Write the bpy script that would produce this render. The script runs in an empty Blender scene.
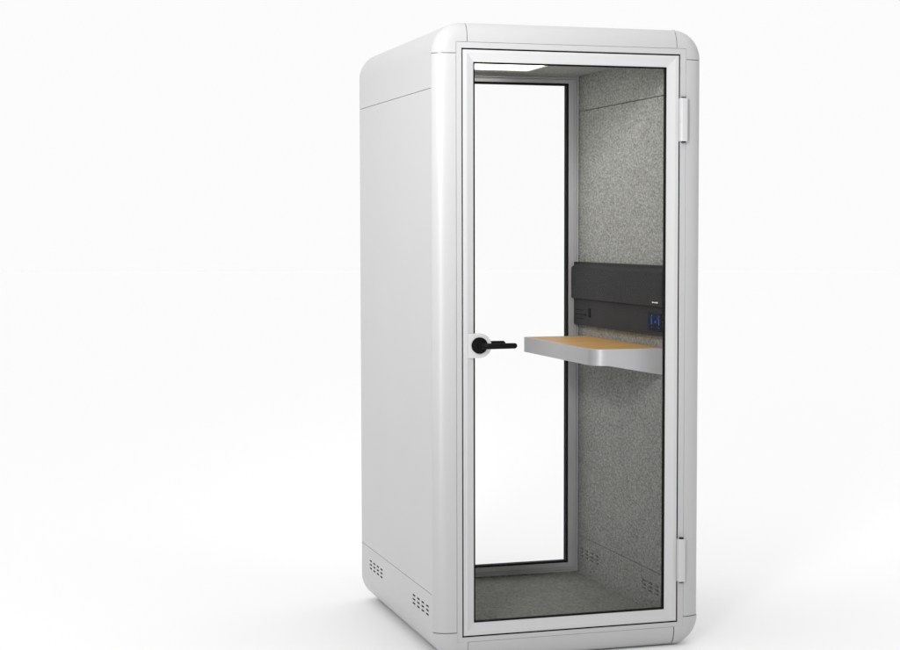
import bpy, bmesh, math
from mathutils import Vector, Matrix, noise
from math import sin, cos, pi, radians

scene = bpy.context.scene
col = scene.collection

# ------------------------------------------------------------------ materials
def new_mat(name):
    m = bpy.data.materials.new(name); m.use_nodes = True
    nt = m.node_tree; nt.nodes.clear()
    return m, nt, nt.nodes, nt.links

def pbr(name, color, rough=.5, metal=0., coat=0., bump=None, var=0., spec=.5, noise_scale=40.):
    m, nt, N, L = new_mat(name)
    out = N.new('ShaderNodeOutputMaterial'); p = N.new('ShaderNodeBsdfPrincipled')
    L.new(p.outputs[0], out.inputs[0])
    p.inputs['Base Color'].default_value = (*color, 1); p.inputs['Roughness'].default_value = rough
    p.inputs['Metallic'].default_value = metal; p.inputs['Coat Weight'].default_value = coat
    p.inputs['Specular IOR Level'].default_value = spec
    tc = N.new('ShaderNodeTexCoord')
    if var:
        n = N.new('ShaderNodeTexNoise'); n.inputs['Scale'].default_value = noise_scale * .1; n.inputs['Detail'].default_value = 4
        L.new(tc.outputs['Object'], n.inputs['Vector'])
        r = N.new('ShaderNodeMapRange'); r.inputs[3].default_value = rough - var; r.inputs[4].default_value = rough + var
        L.new(n.outputs[0], r.inputs[0]); L.new(r.outputs[0], p.inputs['Roughness'])
    if bump:
        n = N.new('ShaderNodeTexNoise'); n.inputs['Scale'].default_value = bump[0]; n.inputs['Detail'].default_value = 3
        L.new(tc.outputs['Object'], n.inputs['Vector'])
        b = N.new('ShaderNodeBump'); b.inputs['Strength'].default_value = bump[1]; b.inputs['Distance'].default_value = .001
        L.new(n.outputs[0], b.inputs['Height']); L.new(b.outputs[0], p.inputs['Normal'])
    return m

M = {}
M['paint'] = pbr('white_powder_coat', (.47, .47, .474), .30, var=.04, bump=(900, .05), spec=.5)
M['door_paint'] = pbr('door_powder_coat', (.54, .54, .545), .34, var=.04, bump=(900, .05), spec=.5)
M['alu'] = pbr('satin_aluminium_paint', (.50, .50, .515), .30, metal=.25, var=.04)
M['dark_liner'] = pbr('dark_liner', (.03, .03, .03), .8)
M['rubber'] = pbr('black_rubber', (.004, .004, .004), .7, spec=.12)
M['handle'] = pbr('black_handle', (.003, .003, .0032), .5, spec=.12, bump=(1200, .05))
M['plate'] = pbr('light_plate', (.56, .56, .56), .4)
M['vent_back'] = pbr('vent_back', (.10, .10, .095), .9, spec=.05)
M['console'] = pbr('charcoal_plastic', (.034, .034, .036), .7, spec=.10, bump=(1500, .15), var=.05)
M['console_dark'] = pbr('black_plastic', (.004, .004, .005), .7, spec=.08)
M['band'] = pbr('shelf_band', (.47, .47, .48), .36, metal=.2, var=.03)
M['mark'] = pbr('white_print', (.75, .75, .75), .5)

def felt(name, c0, c1, sc=(.8, .5, .95)):
    m, nt, N, L = new_mat(name)
    out = N.new('ShaderNodeOutputMaterial'); p = N.new('ShaderNodeBsdfPrincipled'); L.new(p.outputs[0], out.inputs[0])
    tc = N.new('ShaderNodeTexCoord')
    n1 = N.new('ShaderNodeTexNoise'); n1.inputs['Scale'].default_value = 122; n1.inputs['Detail'].default_value = 5; n1.inputs['Roughness'].default_value = .75
    n2 = N.new('ShaderNodeTexNoise'); n2.inputs['Scale'].default_value = 330; n2.inputs['Detail'].default_value = 2
    n3 = N.new('ShaderNodeTexNoise'); n3.inputs['Scale'].default_value = 14; n3.inputs['Detail'].default_value = 3
    mp = N.new('ShaderNodeMapping'); mp.inputs['Scale'].default_value = sc
    L.new(tc.outputs['Object'], mp.inputs[0])
    for n in (n1, n2, n3): L.new(mp.outputs[0], n.inputs['Vector'])
    a = N.new('ShaderNodeMath'); a.operation = 'MULTIPLY_ADD'; a.inputs[1].default_value = .45; L.new(n2.outputs[0], a.inputs[0]); 
    b = N.new('ShaderNodeMath'); b.operation = 'MULTIPLY_ADD'; b.inputs[1].default_value = .12; L.new(n3.outputs[0], b.inputs[0]); b.inputs[2].default_value = -.28
    L.new(b.outputs[0], a.inputs[2])
    c = N.new('ShaderNodeMath'); c.operation = 'ADD'; L.new(n1.outputs[0], c.inputs[0]); L.new(a.outputs[0], c.inputs[1])
    r = N.new('ShaderNodeValToRGB'); r.color_ramp.elements[0].position = .32; r.color_ramp.elements[1].position = .70
    r.color_ramp.elements[0].color = (*c0, 1); r.color_ramp.elements[1].color = (*c1, 1)
    L.new(c.outputs[0], r.inputs[0]); L.new(r.outputs[0], p.inputs['Base Color'])
    p.inputs['Roughness'].default_value = .95; p.inputs['Specular IOR Level'].default_value = .1
    p.inputs['Sheen Weight'].default_value = .15
    bp = N.new('ShaderNodeBump'); bp.inputs['Strength'].default_value = .5; bp.inputs['Distance'].default_value = .0015
    L.new(c.outputs[0], bp.inputs['Height']); L.new(bp.outputs[0], p.inputs['Normal'])
    return m
M['felt'] = felt('grey_felt', (.135, .137, .127), (.42, .423, .398))
M['carpet'] = felt('grey_carpet', (.10, .102, .09), (.29, .295, .262), (.95, .6, .95))

def wood():
    m, nt, N, L = new_mat('oak_veneer')
    out = N.new('ShaderNodeOutputMaterial'); p = N.new('ShaderNodeBsdfPrincipled'); L.new(p.outputs[0], out.inputs[0])
    tc = N.new('ShaderNodeTexCoord'); mp = N.new('ShaderNodeMapping'); mp.inputs['Scale'].default_value = (1.2, 22, 1)
    L.new(tc.outputs['Object'], mp.inputs[0])
    n = N.new('ShaderNodeTexNoise'); n.inputs['Scale'].default_value = 3.5; n.inputs['Detail'].default_value = 8; n.inputs['Distortion'].default_value = 1.2
    L.new(mp.outputs[0], n.inputs['Vector'])
    r = N.new('ShaderNodeValToRGB'); r.color_ramp.elements[0].position = .3; r.color_ramp.elements[1].position = .72
    r.color_ramp.elements[0].color = (.50, .27, .08, 1); r.color_ramp.elements[1].color = (.76, .46, .17, 1)
    L.new(n.outputs[0], r.inputs[0]); L.new(r.outputs[0], p.inputs['Base Color']); p.inputs['Roughness'].default_value = .5; p.inputs['Specular IOR Level'].default_value = .2
    return m
M['wood'] = wood()

def emit(name, c, s):
    m, nt, N, L = new_mat(name)
    out = N.new('ShaderNodeOutputMaterial'); e = N.new('ShaderNodeEmission'); e.inputs[0].default_value = (*c, 1); e.inputs[1].default_value = s
    L.new(e.outputs[0], out.inputs[0]); return m
M['light'] = emit('lamp_diffuser', (1, 1, .93), 4.0)
M['blue'] = emit('blue_led', (.07, .17, .85), .55)
M['screen'] = pbr('touch_glass', (.003, .007, .018), .5, spec=.06)

def glass():
    m, nt, N, L = new_mat('clear_glass')
    out = N.new('ShaderNodeOutputMaterial'); t = N.new('ShaderNodeBsdfTransparent'); t.inputs[0].default_value = (1, 1, 1, 1)
    g = N.new('ShaderNodeBsdfGlossy'); g.inputs['Roughness'].default_value = 0.0
    f = N.new('ShaderNodeFresnel'); f.inputs[0].default_value = 1.12
    mx = N.new('ShaderNodeMixShader'); L.new(f.outputs[0], mx.inputs[0]); L.new(t.outputs[0], mx.inputs[1]); L.new(g.outputs[0], mx.inputs[2])
    L.new(mx.outputs[0], out.inputs[0]); return m
M['glass'] = glass()
M['ground'] = pbr('white_studio_floor', (.90, .90, .90), .6, spec=.15, bump=(60, .03))

# ------------------------------------------------------------------ helpers
def obj(name, bm, mat, parent=None, smooth=35, bevel=0., solid=0.):
    bmesh.ops.recalc_face_normals(bm, faces=bm.faces) if smooth >= 0 else None
    me = bpy.data.meshes.new(name); bm.to_mesh(me); bm.free()
    o = bpy.data.objects.new(name, me); col.objects.link(o)
    me.materials.append(M[mat] if isinstance(mat, str) else mat)
    if smooth > 0:
        for p in me.polygons: p.use_smooth = True
        me.set_sharp_from_angle(angle=radians(smooth))
    if solid:
        s = o.modifiers.new('thick', 'SOLIDIFY'); s.thickness = solid; s.offset = -1
        me2 = bpy.data.meshes.new_from_object(o.evaluated_get(bpy.context.evaluated_depsgraph_get()))
        o.modifiers.clear(); o.data = me2; me2.name = name
        for p in me2.polygons: p.use_smooth = True
        me2.set_sharp_from_angle(angle=radians(smooth))
    if bevel:
        b = o.modifiers.new('bevel', 'BEVEL'); b.width = bevel; b.segments = 3; b.limit_method = 'ANGLE'; b.angle_limit = radians(40)
        w = o.modifiers.new('wn', 'WEIGHTED_NORMAL'); w.keep_sharp = False
    if parent is not None: o.parent = parent
    return o

def box(bm, x0, x1, y0, y1, z0, z1):
    r = bmesh.ops.create_cube(bm, size=1)
    bmesh.ops.transform(bm, matrix=Matrix.Translation(((x0+x1)/2, (y0+y1)/2, (z0+z1)/2)) @ Matrix.Diagonal((x1-x0, y1-y0, z1-z0, 1)), verts=r['verts'])

def grid_rows(bm, rows, closed=False):
    V = [[bm.verts.new(p) for p in row] for row in rows]
    n = len(V[0])
    for a, b in zip(V[:-1], V[1:]):
        for i in range(n if closed else n-1):
            j = (i+1) % n
            try: bm.faces.new((a[i], a[j], b[j], b[i]))
            except ValueError: pass
    return V

def prism(bm, pts, f):      # pts 2D loop, f(p, 0/1) -> 3D
    a = [bm.verts.new(f(p, 0)) for p in pts]; b = [bm.verts.new(f(p, 1)) for p in pts]
    bm.faces.new(a); bm.faces.new(b[::-1])
    n = len(pts)
    for i in range(n): bm.faces.new((a[i], b[i], b[(i+1) % n], a[(i+1) % n]))

def slots_sheet(bm, y0, y1, z0, z1, x, holes):   # sheet in the plane x with rectangular slot openings
    ys = sorted({y0, y1, *[h[0] for h in holes], *[h[1] for h in holes]})
    zs = sorted({z0, z1, *[h[2] for h in holes], *[h[3] for h in holes]})
    vs = {}
    def v(y, z):
        k = (round(y, 5), round(z, 5))
        if k not in vs: vs[k] = bm.verts.new((x, y, z))
        return vs[k]
    for a, b in zip(ys[:-1], ys[1:]):
        for c, d in zip(zs[:-1], zs[1:]):
            my, mz = (a+b)/2, (c+d)/2
            if any(h[0] < my < h[1] and h[2] < mz < h[3] for h in holes): continue
            bm.faces.new((v(a, c), v(b, c), v(b, d), v(a, d)))

# ------------------------------------------------------------------ dimensions (metres)
XL, XR, ZB, ZT = -.0985, .9005, .004, 2.2185      # outer skin
CR = .104                                          # outer corner radius seen from the front
YB = 1.125                                         # rear
FD = .036                                          # depth of the rounded front edge
CX0, CX1, CZ0, CZ1 = -.0206, .8350, .0725, 2.1515  # crease between rounded edge and flat flange
OX0, OX1, OZ0, OZ1 = 0., .8125, .09, 2.13          # door opening
SB, ST = .2386, 1.9945                             # panel seams
KX0, KX1, KZ0, KZ1 = .0204, .7984, .1084, 2.1120   # joints between posts, caps and rails

booth = bpy.data.objects.new('phone_booth', None); col.objects.link(booth)
booth['label'] = 'tall white phone booth with glass door, grey felt lining, oak shelf and black lever handle'
booth['category'] = 'phone booth'

def rect_u(u):      # profile rectangle between outer skin (u=0) and crease (u=1)
    return (XL+(CX0-XL)*u, XR+(CX1-XR)*u, ZB+(CZ0-ZB)*u, ZT+(CZ1-ZT)*u, CR*(1-u)+.002*u)

NARC = 12
def seg_pts(x0, x1, z0, z1, r, which):
    """points of one segment of the ring, seen from the front"""
    g = .0011
    def arc(cx, cz, a0): return [(cx+r*cos(a0+(pi/2)*i/NARC), cz+r*sin(a0+(pi/2)*i/NARC)) for i in range(NARC+1)]
    if which == 'left': return [(x0, KZ1-g), (x0, KZ1-.3), (x0, KZ0+.3), (x0, KZ0+g)]
    if which == 'right': return [(x1, KZ0+g), (x1, KZ0+.3), (x1, KZ1-.3), (x1, KZ1-g)]
    if which == 'top': return [(KX1-g, z1), (.6, z1), (.2, z1), (KX0+g, z1)]
    if which == 'bottom': return [(KX0+g, z0), (.2, z0), (.6, z0), (KX1-g, z0)]
    if which == 'tl': return [(KX0-g, z1)] + arc(x0+r, z1-r, pi/2) + [(x0, KZ1+g)]
    if which == 'bl': return [(x0, KZ0-g)] + arc(x0+r, z0+r, pi) + [(KX0-g, z0)]
    if which == 'br': return [(KX1+g, z0)] + arc(x1-r, z0+r, 1.5*pi) + [(x1, KZ0-g)]
    if which == 'tr': return [(x1, KZ1+g)] + arc(x1-r, z1-r, 0) + [(KX1+g, z1)]

def edge_rows(which, n=14):
    rows = []
    rows.append([(x, FD+.004, z) for x, z in seg_pts(*rect_u(0), which)])
    for k in range(n+1):
        ph = (pi/2)*k/n
        u = 1-cos(ph); y = FD*(1-sin(ph))
        rows.append([(x, y, z) for x, z in seg_pts(*rect_u(u), which)])
    return rows

names = dict(left='front_post', right='front_post', top='front_rail', bottom='front_rail', tl='corner_cap', bl='corner_cap', br='corner_cap', tr='corner_cap')
for w, nm in names.items():
    bm = bmesh.new(); rows = edge_rows(w)
    # fine shadow groove where the rounded edge meets the flat flange
    last = rows[-1]
    cxm, czm = (CX0+CX1)/2, (CZ0+CZ1)/2
    rows.append([(x + (.0012 if x < cxm else -.0012)*(w not in ('top', 'bottom')), .0022, z + (.0012 if z < czm else -.0012)*(w not in ('left', 'right'))) for x, y, z in last])
    grid_rows(bm, rows)
    o = obj(nm, bm, 'paint', booth, 35, solid=.0022)

# flat flange round the door with its return
bm = bmesh.new()
def rr(x0, x1, z0, z1, y): return [(x0, y, z0), (x1, y, z0), (x1, y, z1), (x0, y, z1)]
e = .0012
grid_rows(bm, [rr(CX0+e, CX1-e, CZ0+e, CZ1-e, .004), rr(CX0+e+.0006, CX1-e-.0006, CZ0+e+.0006, CZ1-e-.0006, 0.0), rr(OX0-.001, OX1+.001, OZ0-.001, OZ1+.001, 0.0), rr(OX0, OX1, OZ0, OZ1, .001), rr(OX0, OX1, OZ0, OZ1, .05)], closed=True)
obj('door_jamb', bm, 'paint', booth, 30)
# rubber seal deep in the gap round the door
bm = bmesh.new()
grid_rows(bm, [rr(OX0+.0005, OX1-.0005, OZ0+.0005, OZ1-.0005, .014), rr(OX0+.03, OX1-.03, OZ0+.03, OZ1-.03, .0142)], closed=True)
grid_rows(bm, [rr(OX0+.0005, OX1-.0005, OZ0+.0005, OZ1-.0005, .0045), rr(OX0+.0005, OX1-.0005, OZ0+.0005, OZ1-.0005, .014)], closed=True)
obj('door_seal', bm, 'rubber', booth, 0)

# inner carcass just under the skin: seen only as the dark of the joints and slots
def round_rect(x0, x1, z0, z1, r, n=8):
    P = []
    for cx, cz, a0 in ((x1-r, z0+r, 1.5*pi), (x1-r, z1-r, 0), (x0+r, z1-r, pi/2), (x0+r, z0+r, pi)):
        P += [(cx+r*cos(a0+(pi/2)*i/n), cz+r*sin(a0+(pi/2)*i/n)) for i in range(n+1)]
    return P
bm = bmesh.new(); rows = []
k = .006
for u, y in ((1, .0075), (.75, .0085), (.35, .016), (.1, .027), (0, FD+.01), (0, YB-FD), (1, YB-.012)):
    x0, x1, z0, z1, r = rect_u(u)
    kk = k if u < .9 else .001
    rows.append([(x, y, z) for x, z in round_rect(x0+kk, x1-kk, z0+kk, z1-kk, max(r-kk, .002))])
grid_rows(bm, rows, closed=True)
obj('inner_carcass', bm, 'dark_liner', booth, 35)

# skin panels between the front and rear edge frames
Y0, Y1 = FD+.004, YB-FD-.004
YM = [Y0, Y0+.01, .3, .6, .9, Y1-.01, Y1]
def skin(pts): 
    return [[(x, y, z) for x, z in pts] for y in YM]
g = .0009
def arcp(cx, cz, a0, n=NARC): return [(cx+CR*cos(a0+(pi/2)*i/n), cz+CR*sin(a0+(pi/2)*i/n)) for i in range(n+1)]
# roof
pts = [(XR, ST+g), (XR, ZT-CR-.03)] + arcp(XR-CR, ZT-CR, 0) + [(.6, ZT), (.2, ZT)] + arcp(XL+CR, ZT-CR, pi/2) + [(XL, ZT-CR-.03), (XL, ST+g)]
bm = bmesh.new(); grid_rows(bm, skin(pts)); obj('roof_panel', bm, 'paint', booth, 35, solid=.0025)
# sides
bm = bmesh.new(); grid_rows(bm, skin([(XL, ST-g), (XL, 1.4), (XL, .8), (XL, SB+g)])); obj('side_panel', bm, 'paint', booth, 35, solid=.0025)
bm = bmesh.new(); grid_rows(bm, skin([(XR, SB+g), (XR, .8), (XR, 1.4), (XR, ST-g)])); obj('side_panel', bm, 'paint', booth, 35, solid=.0025)
# base with vent slots
def vents(ya, yb, zt, n=4, rows=3, pitch=.0148, h=.0070):
    hs = []
    p = (yb-ya)/(n-.38)
    for i in range(n):
        for j in range(rows):
            y0 = ya+p*i; z = zt-pitch*j
            hs.append((y0, y0+p*.62, z-h, z))
    return hs
holes = vents(.085, .300, .1905) + vents(.748, .956, .1905)
ZC = ZB+CR
bm = bmesh.new()
pts = [(XL, ZC)] + arcp(XL+CR, ZC, pi)[1:] + [(.2, ZB), (.6, ZB)] + arcp(XR-CR, ZC, 1.5*pi)
grid_rows(bm, skin(pts))
slots_sheet(bm, Y0, Y1, ZC, SB-g, XL, holes); slots_sheet(bm, Y0, Y1, ZC, SB-g, XR, holes)
bmesh.ops.remove_doubles(bm, verts=bm.verts, dist=.0001)
bmesh.ops.recalc_face_normals(bm, faces=bm.faces)
obj('base_panel', bm, 'paint', booth, 35, solid=.0025)
# rear edge frame (one extruded ring)
bm = bmesh.new(); rows = []
def ring(u): x0, x1, z0, z1, r = rect_u(u); return round_rect(x0, x1, z0, z1, r, NARC)
rows.append([(x, Y1+.0005, z) for x, z in ring(0)])
for kk in range(11):
    ph = (pi/2)*kk/10
    rows.append([(x, YB-FD*(1-sin(ph)), z) for x, z in ring(1-cos(ph))])
grid_rows(bm, rows, closed=True)
obj('rear_frame', bm, 'paint', booth, 35, solid=.0025)
bm = bmesh.new()
grid_rows(bm, [rr(CX0, CX1, CZ0, CZ1, YB), rr(OX0, OX1, OZ0, OZ1, YB), rr(OX0, OX1, OZ0, OZ1, 1.03)], closed=True)
obj('rear_jamb', bm, 'paint', booth, 30)
# levelling feet
for x in (.03, .77):
    for y in (.12, 1.0):
        bm = bmesh.new(); bmesh.ops.create_cone(bm, cap_ends=True, segments=24, radius1=.022, radius2=.020, depth=.006, matrix=Matrix.Translation((x, y, .003)))
        obj('foot', bm, 'rubber', booth, 35)

# ------------------------------------------------------------------ lining
IX0, IX1, IZ0, IZ1, IY0, IY1 = -.002, .8110, .082, 2.1470, .050, .985
def felt_wall(x, s):
    T = .010
    for nm, a, b, hs in (('felt_wall', ST-.0015, SB+.0015, []), ('felt_wall', IZ1, ST+.0015, []), ('felt_wall', SB-.0015, IZ0, [(h[0], h[1], h[2], h[3]) for h in holes])):
        z1, z0 = max(a, b), min(a, b)
        bm = bmesh.new(); slots_sheet(bm, IY0, IY1, z0, z1, x, hs)
        for f in bm.faces: f.normal_update()
        o = obj(nm, bm, 'felt', booth, -1)
        m = o.modifiers.new('t', 'SOLIDIFY'); m.thickness = T; m.offset = -1 if s > 0 else 1
    bm = bmesh.new(); slots_sheet(bm, IY0, IY1, IZ0, IZ1, x+s*.022, []); obj('wall_backing', bm, 'vent_back', booth, -1)
felt_wall(IX1, 1); felt_wall(IX0, -1)
bm = bmesh.new(); box(bm, IX0-.01, IX1+.01, .0508, IY1, IZ0-.02, IZ0); obj('carpet', bm, 'carpet', booth, 0)
# ceiling with the lamp let in
LX0, LX1, LY0, LY1 = .20, .532, .20, .842
bm = bmesh.new()
xs = [IX0-.01, LX0, LX1, IX1+.01]; ys = [IY0, LY0, LY1, IY1]
for i in range(3):
    for j in range(3):
        if i == 1 and j == 1: continue
        bm.faces.new([bm.verts.new(p) for p in ((xs[i], ys[j], IZ1), (xs[i], ys[j+1], IZ1), (xs[i+1], ys[j+1], IZ1), (xs[i+1], ys[j], IZ1))])
bmesh.ops.remove_doubles(bm, verts=bm.verts, dist=.0001)
ceil = obj('ceiling_panel', bm, 'felt', booth, -1); m = ceil.modifiers.new('t', 'SOLIDIFY'); m.thickness = .015; m.offset = 0
lamp = bmesh.new(); box(lamp, LX0+.002, LX1-.002, LY0+.002, LY1-.002, IZ1-.004, IZ1+.010)
lf = obj('ceiling_light', lamp, 'light', booth, 0)
bm = bmesh.new()
def frame_ring(bm, x0, x1, y0, y1, z0, z1, t):
    a = [(x0, z0), (x1, z0), (x1, z1), (x0, z1)]
# back wall felt strip round the rear window
def ring_solid(bm, o, i, ya, yb):   # rectangular ring: o,i = (x0,x1,z0,z1); front ya, back yb
    grid_rows(bm, [rr(*i, yb), rr(*i, ya), rr(*o, ya), rr(*o, yb), rr(*i, yb)], closed=True)
    bmesh.ops.remove_doubles(bm, verts=bm.verts, dist=.00001)
bm = bmesh.new(); ring_solid(bm, (-.01, .82, .07, 2.16), (.017, .7955, .0895, 2.141), .976, 1.03); obj('rear_felt_strip', bm, 'felt', booth, 0)

# rear window: metal trim, frame, gasket, pane
RW = (.050, .7509, .128, 2.1065)
rwf = bmesh.new(); ring_solid(rwf, (.0345, .7775, .1060, 2.1235), RW, .9675, 1.02)
ring_solid(rwf, (.0235, .7885, .0955, 2.134), (.0340, .7780, .1055, 2.1240), .9715, 1.02)
rw = obj('rear_window', rwf, 'alu', booth, 0, bevel=.002)
bm = bmesh.new(); ring_solid(bm, (.0165, .7960, .0890, 2.1415), (.0225, .7895, .0945, 2.135), .9690, 1.02); obj('trim', bm, 'alu', rw, 0)
bm = bmesh.new(); ring_solid(bm, (RW[0]-.0005, RW[1]+.0005, RW[2]-.0005, RW[3]+.0005), (RW[0]+.0075, RW[1]-.0075, RW[2]+.0075, RW[3]-.0075), .9665, .995); obj('gasket', bm, 'rubber', rw, 0)
bm = bmesh.new(); box(bm, RW[0]+.004, RW[1]-.004, .990, .991, RW[2]+.004, RW[3]-.004); obj('glass_pane', bm, 'glass', rw, 0)

# ------------------------------------------------------------------ door
G = .0052
D = (OX0+G, OX1-G, OZ0+G, OZ1-G)
def ins(r, d): return (r[0]+d, r[1]-d, r[2]+d, r[3]-d)
GL = (.0446, .7626, .1388, 2.0836)
bm = bmesh.new()
def lerp_rect(a, b, t): return tuple(p+(q-p)*t for p, q in zip(a, b))
ST1 = (.0190, .7935, .1075, 2.1155)
grid_rows(bm, [rr(*D, .0225), rr(*D, .0020), rr(*ins(D, .0006), .0006), rr(*ins(D, .002), 0.0), rr(*ST1, 0.0), rr(*ins(ST1, .0035), .0014), rr(*ins(GL, -.003), .0088), rr(*GL, .0096), rr(*GL, .0225), rr(*D, .0225)], closed=True)
bmesh.ops.remove_doubles(bm, verts=bm.verts, dist=.00001)
door = obj('door', bm, 'door_paint', booth, 20)
bm = bmesh.new()
GI = ins(GL, .0050)
grid_rows(bm, [rr(*ins(GL, -.0003), .0090), rr(*ins(GL, .001), .0083), rr(*ins(GI, -.001), .0083), rr(*GI, .0093), rr(*GI, .0220), rr(*ins(GL, -.0003), .0220)], closed=True)
obj('gasket', bm, 'rubber', door, 0)
bm = bmesh.new(); box(bm, GL[0]+.003, GL[1]-.003,   .0165, .0175, GL[2]+.003, GL[3]-.003); obj('glass_pane', bm, 'glass', door, 0)

# latch plate: rounded tab clamped on the glass beside the stile
def tab(y0, y1, name):
    bm = bmesh.new(); cx, cz, r = .0635, 1.1085, .0425
    pts = [(.0215, cz-r), (cx, cz-r)] + [(cx+r*sin(pi*i/24), cz-r*cos(pi*i/24)) for i in range(1, 24)] + [(cx, cz+r), (.0215, cz+r)]
    prism(bm, pts, lambda p, k: (p[0], y0 if k == 0 else y1, p[1]))
    return obj(name, bm, 'plate', door, 35, bevel=.0015)
tab(-.0035, .016, 'latch_plate'); tab(.0200, .0250, 'latch_plate')
def lever(sy, y_face, name):
    """rose, neck and lever with a rounded end; sy -1 = outside"""
    cx, cz = .0608, 1.1095
    bm = bmesh.new()
    R = Matrix.Rotation(pi/2, 4, 'X')
    prof = [(.0, 0), (.0280, 0), (.0285, .001), (.0285, .007), (.0270, .0085), (.0150, .009), (.0125, .010), (.0115, .013), (.0115, .036)]
    n = 40; rows = []
    for r_, h in prof[1:]:
        rows.append([(cx+r_*cos(2*pi*i/n), y_face+sy*h, cz+r_*sin(2*pi*i/n)) for i in range(n)])
    V = grid_rows(bm, rows, closed=True); bm.faces.new(V[-1]); bm.faces.new(V[0][::-1])
    # lever bar swept along a path: out of the neck, a bend, then parallel to the door
    path = [Vector((cx-.002, y_face+sy*.030, cz)), Vector((cx+.004, y_face+sy*.043, cz)), Vector((cx+.016, y_face+sy*.049, cz)), Vector((cx+.040, y_face+sy*.0500, cz)), Vector((cx+.085, y_face+sy*.0500, cz)), Vector((cx+.112, y_face+sy*.0500, cz))]
    rad = [.0100, .0102, .0102, .0100, .0098, .0096]
    rows = []
    m = 20
    for i, (P, q) in enumerate(zip(path, rad)):
        d = (path[min(i+1, len(path)-1)]-path[max(i-1, 0)]).normalized(); s = Vector((0, 0, 1)); t = d.cross(s)
        rows.append([P + s*(q*cos(2*pi*j/m)) + t*(q*.62*sin(2*pi*j/m)) for j in range(m)])
    for a in (20, 40, 60, 78):     # round end
        a = radians(a); P = path[-1]+Vector((.0096*sin(a), 0, 0)); q = .0096*cos(a)
        rows.append([P + Vector((0, 0, 1))*(q*cos(2*pi*j/m)) + Vector((0, 1, 0))*(q*.62*sin(2*pi*j/m))*(1 if path[-1].x > 0 else 1)*(-1) for j in range(m)])
    V = grid_rows(bm, rows, closed=True); bm.faces.new(V[0]); bm.faces.new(V[-1][::-1])
    return obj(name, bm, 'handle', door, 40)
lever(-1, -.0035, 'door_handle'); lever(1, .0250, 'door_handle')

# hinges on the right stile
for z0, z1 in ((1.8215, 1.9745), (.2400, .3950)):
    bm = bmesh.new(); cx, w, dpt = .8215, .0145, .020
    pts = [(cx+w, .001), (cx+w, -dpt+.008)] + [(cx+w-.008+.008*cos(a), -dpt+.008-.008*sin(a)) for a in [radians(t) for t in (22, 45, 68, 90)]] + \
          [(cx-w+.008-.008*sin(a), -dpt+.008-.008*cos(a)) for a in [radians(t) for t in (0, 22, 45, 68, 90)]] + [(cx-w, .001)]
    prism(bm, pts, lambda p, k: (p[0], p[1], z0 if k == 0 else z1))
    h = obj('hinge', bm, 'door_paint', booth, 40, bevel=.0012)
    for za, zb in ((z0-.0042, z0-.0004), (z1+.0004, z1+.0042)):
        bm = bmesh.new(); bmesh.ops.create_cone(bm, cap_ends=True, segments=20, radius1=.0085, radius2=.0085, depth=zb-za, matrix=Matrix.Translation((cx, -.0095, (za+zb)/2)))
        obj('hinge_pin', bm, 'console_dark', h, 40)

# ------------------------------------------------------------------ shelf on the right wall
SZ = 1.0770
SX0, SX1, SY0, SY1 = .529, IX1-.0005, .1130, .8800
R0 = .055
def shelf_outline(d=0., n=14):
    x0, x1, y0, y1 = SX0+d, SX1-d*.2, SY0+d, SY1-d
    r = R0-d; cx, cy = x0+r, y0+r
    L_ = [(x0, y1), (x0, (y1+cy)/2)] + [(cx-r*cos(a), cy-r*sin(a)) for a in [pi/2*i/n for i in range(n+1)]] + [((cx+x1)/2, y0), (x1, y0), (x1, y1)]
    return L_
def bottom_z(x, y):       # deeper towards the wall on the front side, like a console bracket
    t = max(0., (x-(SX0+R0))/(SX1-SX0-R0))
    return SZ-.0600-.041*t
bm = bmesh.new()
out = shelf_outline()
T = [bm.verts.new((x, y, SZ-.0012)) for x, y in out]; T2 = [bm.verts.new((x, y, SZ)) for x, y in shelf_outline(.0012)]
T3 = [bm.verts.new((x, y, SZ)) for x, y in shelf_outline(.0050)]; T4 = [bm.verts.new((x, y, SZ-.003)) for x, y in shelf_outline(.0050)]
B = [bm.verts.new((x, y, bottom_z(x, y))) for x, y in out]
for a, b in ((B, T), (T, T2), (T2, T3), (T3, T4)):
    for i in range(len(a)-1): bm.faces.new((a[i], a[i+1], b[i+1], b[i]))
    bm.faces.new((a[-1], a[0], b[0], b[-1]))
# under side
bc = [bm.verts.new((x, y, bottom_z(x, y))) for x, y in shelf_outline(.004)]
for i in range(len(B)-1): bm.faces.new((B[i+1], B[i], bc[i], bc[i+1]))
bm.faces.new((B[0], B[-1], bc[-1], bc[0]))
bm.faces.new(bc)
shelf = obj('shelf', bm, 'band', booth, 35)
bm = bmesh.new(); prism(bm, shelf_outline(.0052), lambda p, k: (p[0], p[1], SZ-.012 if k == 0 else SZ-.0004)); obj('oak_top', bm, 'wood', shelf, 0)

# ------------------------------------------------------------------ power console on the right wall
PX = .772
bm = bmesh.new(); box(bm, PX, IX1-.0005, .034, .957, 1.1215, 1.378)
cons = obj('wall_console', bm, 'console', booth, 0, bevel=.0015)
bm = bmesh.new()      # raised cover with sloped upper and lower lips
prism(bm, [(PX+.003, 1.3700), (.7580, 1.3540), (.7580, 1.2320), (.7605, 1.2290), (PX+.003, 1.2290)], lambda p, k: (p[0], .036 if k == 0 else .951, p[1]))
obj('cover', bm, 'console', cons, 0, bevel=.001)
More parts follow.
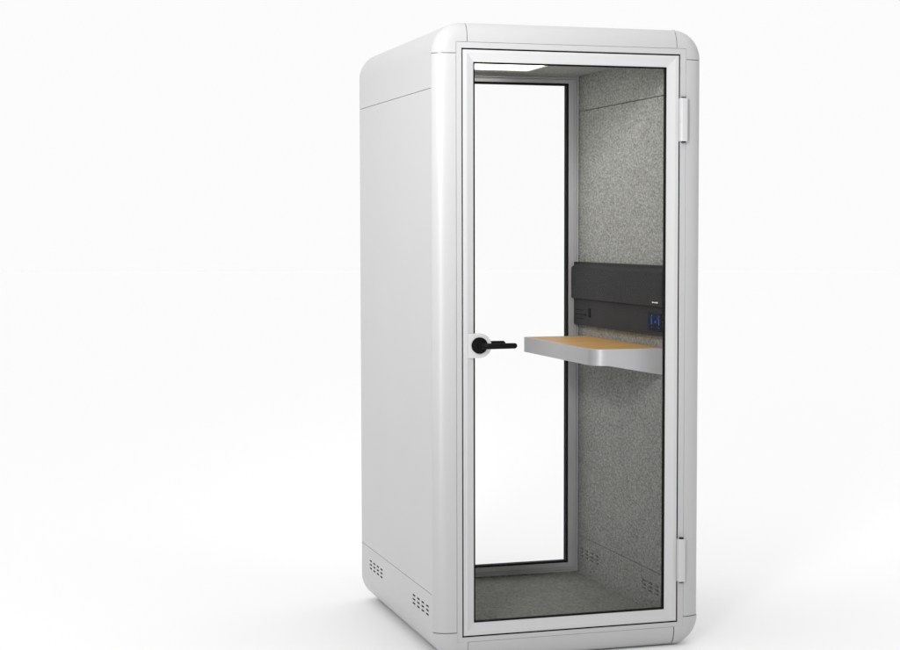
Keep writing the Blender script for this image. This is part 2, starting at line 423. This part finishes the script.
# socket
bm = bmesh.new(); ring_y = [(.800, .937, 1.132, 1.1965)]
for (ya, yb, za, zb, x) in ((.7955, .9375, 1.133, 1.1960, PX-.0012),):
    box(bm, x, PX+.004, ya, yb, za, zb)
n0 = len(bm.faces)
for z in (1.183, 1.165, 1.148): box(bm, PX-.0019, PX, .838, .928, z-.0016, z+.0016)
bmesh.ops.create_cone(bm, cap_ends=True, segments=20, radius1=.006, radius2=.006, depth=.003, matrix=Matrix.Translation((PX-.0012, .822, 1.165)) @ Matrix.Rotation(pi/2, 4, 'Y'))
bm.faces.ensure_lookup_table()
for f in list(bm.faces)[n0:]: f.material_index = 1
sock = obj('socket', bm, 'console', cons, 0); sock.data.materials.append(M['console_dark'])
bm = bmesh.new()
for z in (1.187, 1.175, 1.163): box(bm, PX-.0025, PX+.002, .7660, .7890, z-.0052, z+.0052)
box(bm, PX-.0018, PX+.002, .7700, .7860, 1.156, 1.193)
obj('switch', bm, 'console_dark', cons, 0, bevel=.0008)
# touch screen
bm = bmesh.new(); box(bm, PX-.0015, PX+.003, .062, .1843, 1.138, 1.2065)
n0 = len(bm.faces)
def dot(y, z, r):
    bmesh.ops.create_cone(bm, cap_ends=True, segments=16, radius1=r, radius2=r, depth=.0012, matrix=Matrix.Translation((PX-.0018, y, z)) @ Matrix.Rotation(pi/2, 4, 'Y'))
for yc in (.149, .083):
    dot(yc, 1.1935, .0035); box(bm, PX-.0024, PX-.0012, yc-.0028, yc+.0028, 1.162, 1.186); dot(yc, 1.152, .0024)
    dot(yc+.009, 1.187, .0018); 
dot(.116, 1.173, .0045)
for f in list(bm.faces)[n0:]: f.material_index = 1
scr = obj('touch_screen', bm, 'screen', cons, 0); scr.data.materials.append(M['blue'])
scr['label'] = 'small touch panel with blue lit bars and dots'
# small printed mark on the cover
bm = bmesh.new()
for i, (a, b, h) in enumerate(((.116, .107, .0045), (.105, .098, .0032), (.096, .089, .0032), (.087, .078, .0040), (.076, .066, .0050))):
    box(bm, .7572, .7582, b, a, 1.2445-h/2, 1.2445+h/2)
obj('printed_mark', bm, 'mark', cons, 0)

# ------------------------------------------------------------------ ground
bm = bmesh.new(); bmesh.ops.create_circle(bm, cap_ends=True, segments=96, radius=60)
gr = obj('ground', bm, 'ground', None, 0); gr['kind'] = 'structure'

# ------------------------------------------------------------------ world: white studio surround, less bright behind the camera
ZEN = 1.29
w = bpy.data.worlds.new('World'); scene.world = w; w.use_nodes = True
N, L = w.node_tree.nodes, w.node_tree.links; N.clear()
out = N.new('ShaderNodeOutputWorld'); bg = N.new('ShaderNodeBackground'); L.new(bg.outputs[0], out.inputs[0])
tc = N.new('ShaderNodeTexCoord'); sp = N.new('ShaderNodeSeparateXYZ'); L.new(tc.outputs['Generated'], sp.inputs[0])
mr = N.new('ShaderNodeMapRange'); mr.interpolation_type = 'SMOOTHSTEP'
mr.inputs[1].default_value = -.1; mr.inputs[2].default_value = .70; mr.inputs[3].default_value = .26; mr.inputs[4].default_value = .97
L.new(sp.outputs[1], mr.inputs[0]); zr = N.new('ShaderNodeMapRange'); zr.interpolation_type = 'SMOOTHSTEP'
zr.inputs[1].default_value = .24; zr.inputs[2].default_value = .8; zr.inputs[3].default_value = 0; zr.inputs[4].default_value = 1
L.new(sp.outputs[2], zr.inputs[0])
mz = N.new('ShaderNodeMix'); mz.data_type = 'FLOAT'; L.new(zr.outputs[0], mz.inputs[0]); L.new(mr.outputs[0], mz.inputs[2]); mz.inputs[3].default_value = ZEN
L.new(mz.outputs[0], bg.inputs[1]); bg.inputs[0].default_value = (1, 1, 1, 1)

def area(name, loc, target, sx, sy, power):
    l = bpy.data.lights.new(name, 'AREA'); l.shape = 'RECTANGLE'; l.size = sx; l.size_y = sy; l.energy = power
    o = bpy.data.objects.new(name, l); col.objects.link(o); o.location = loc
    o.rotation_euler = (Vector(target)-Vector(loc)).to_track_quat('-Z', 'Y').to_euler(); return o
PK, PS = 11.5, 66
kl = area('key_softbox', (-2.5, -3.4, 3.2), (-.05, .35, 2.15), 1.0, 1.0, PK); kl.data.spread = radians(42)
area('strip_softbox', (-2.35, -3.9, 1.75), (-.05, 0, 1.5), .75, 3.3, PS)

# ------------------------------------------------------------------ camera (solved from the photograph)
f, cx, cy, cz, yaw, pitch = 1670.9, -1.6669, -5.4992, 1.5037, .2871, -.0560
roll = -.0021
fwd = Vector((sin(yaw)*cos(pitch), cos(yaw)*cos(pitch), sin(pitch)))
right = Vector((cos(yaw), -sin(yaw), 0)); up = right.cross(fwd)
r2 = right*cos(roll)+up*sin(roll); u2 = -right*sin(roll)+up*cos(roll)
cam = bpy.data.cameras.new('camera'); co = bpy.data.objects.new('camera', cam); col.objects.link(co)
mt = Matrix.Identity(4)
for i in range(3): mt[i][0] = r2[i]; mt[i][1] = u2[i]; mt[i][2] = -fwd[i]; mt[i][3] = (cx, cy, cz)[i]
co.matrix_world = mt
cam.sensor_width = 36; cam.lens = f/900*36; cam.clip_end = 500; cam.clip_start = .05
scene.camera = co
scene.view_settings.view_transform = 'Standard'; scene.view_settings.look = 'None'; scene.view_settings.exposure = 0; scene.view_settings.gamma = 1
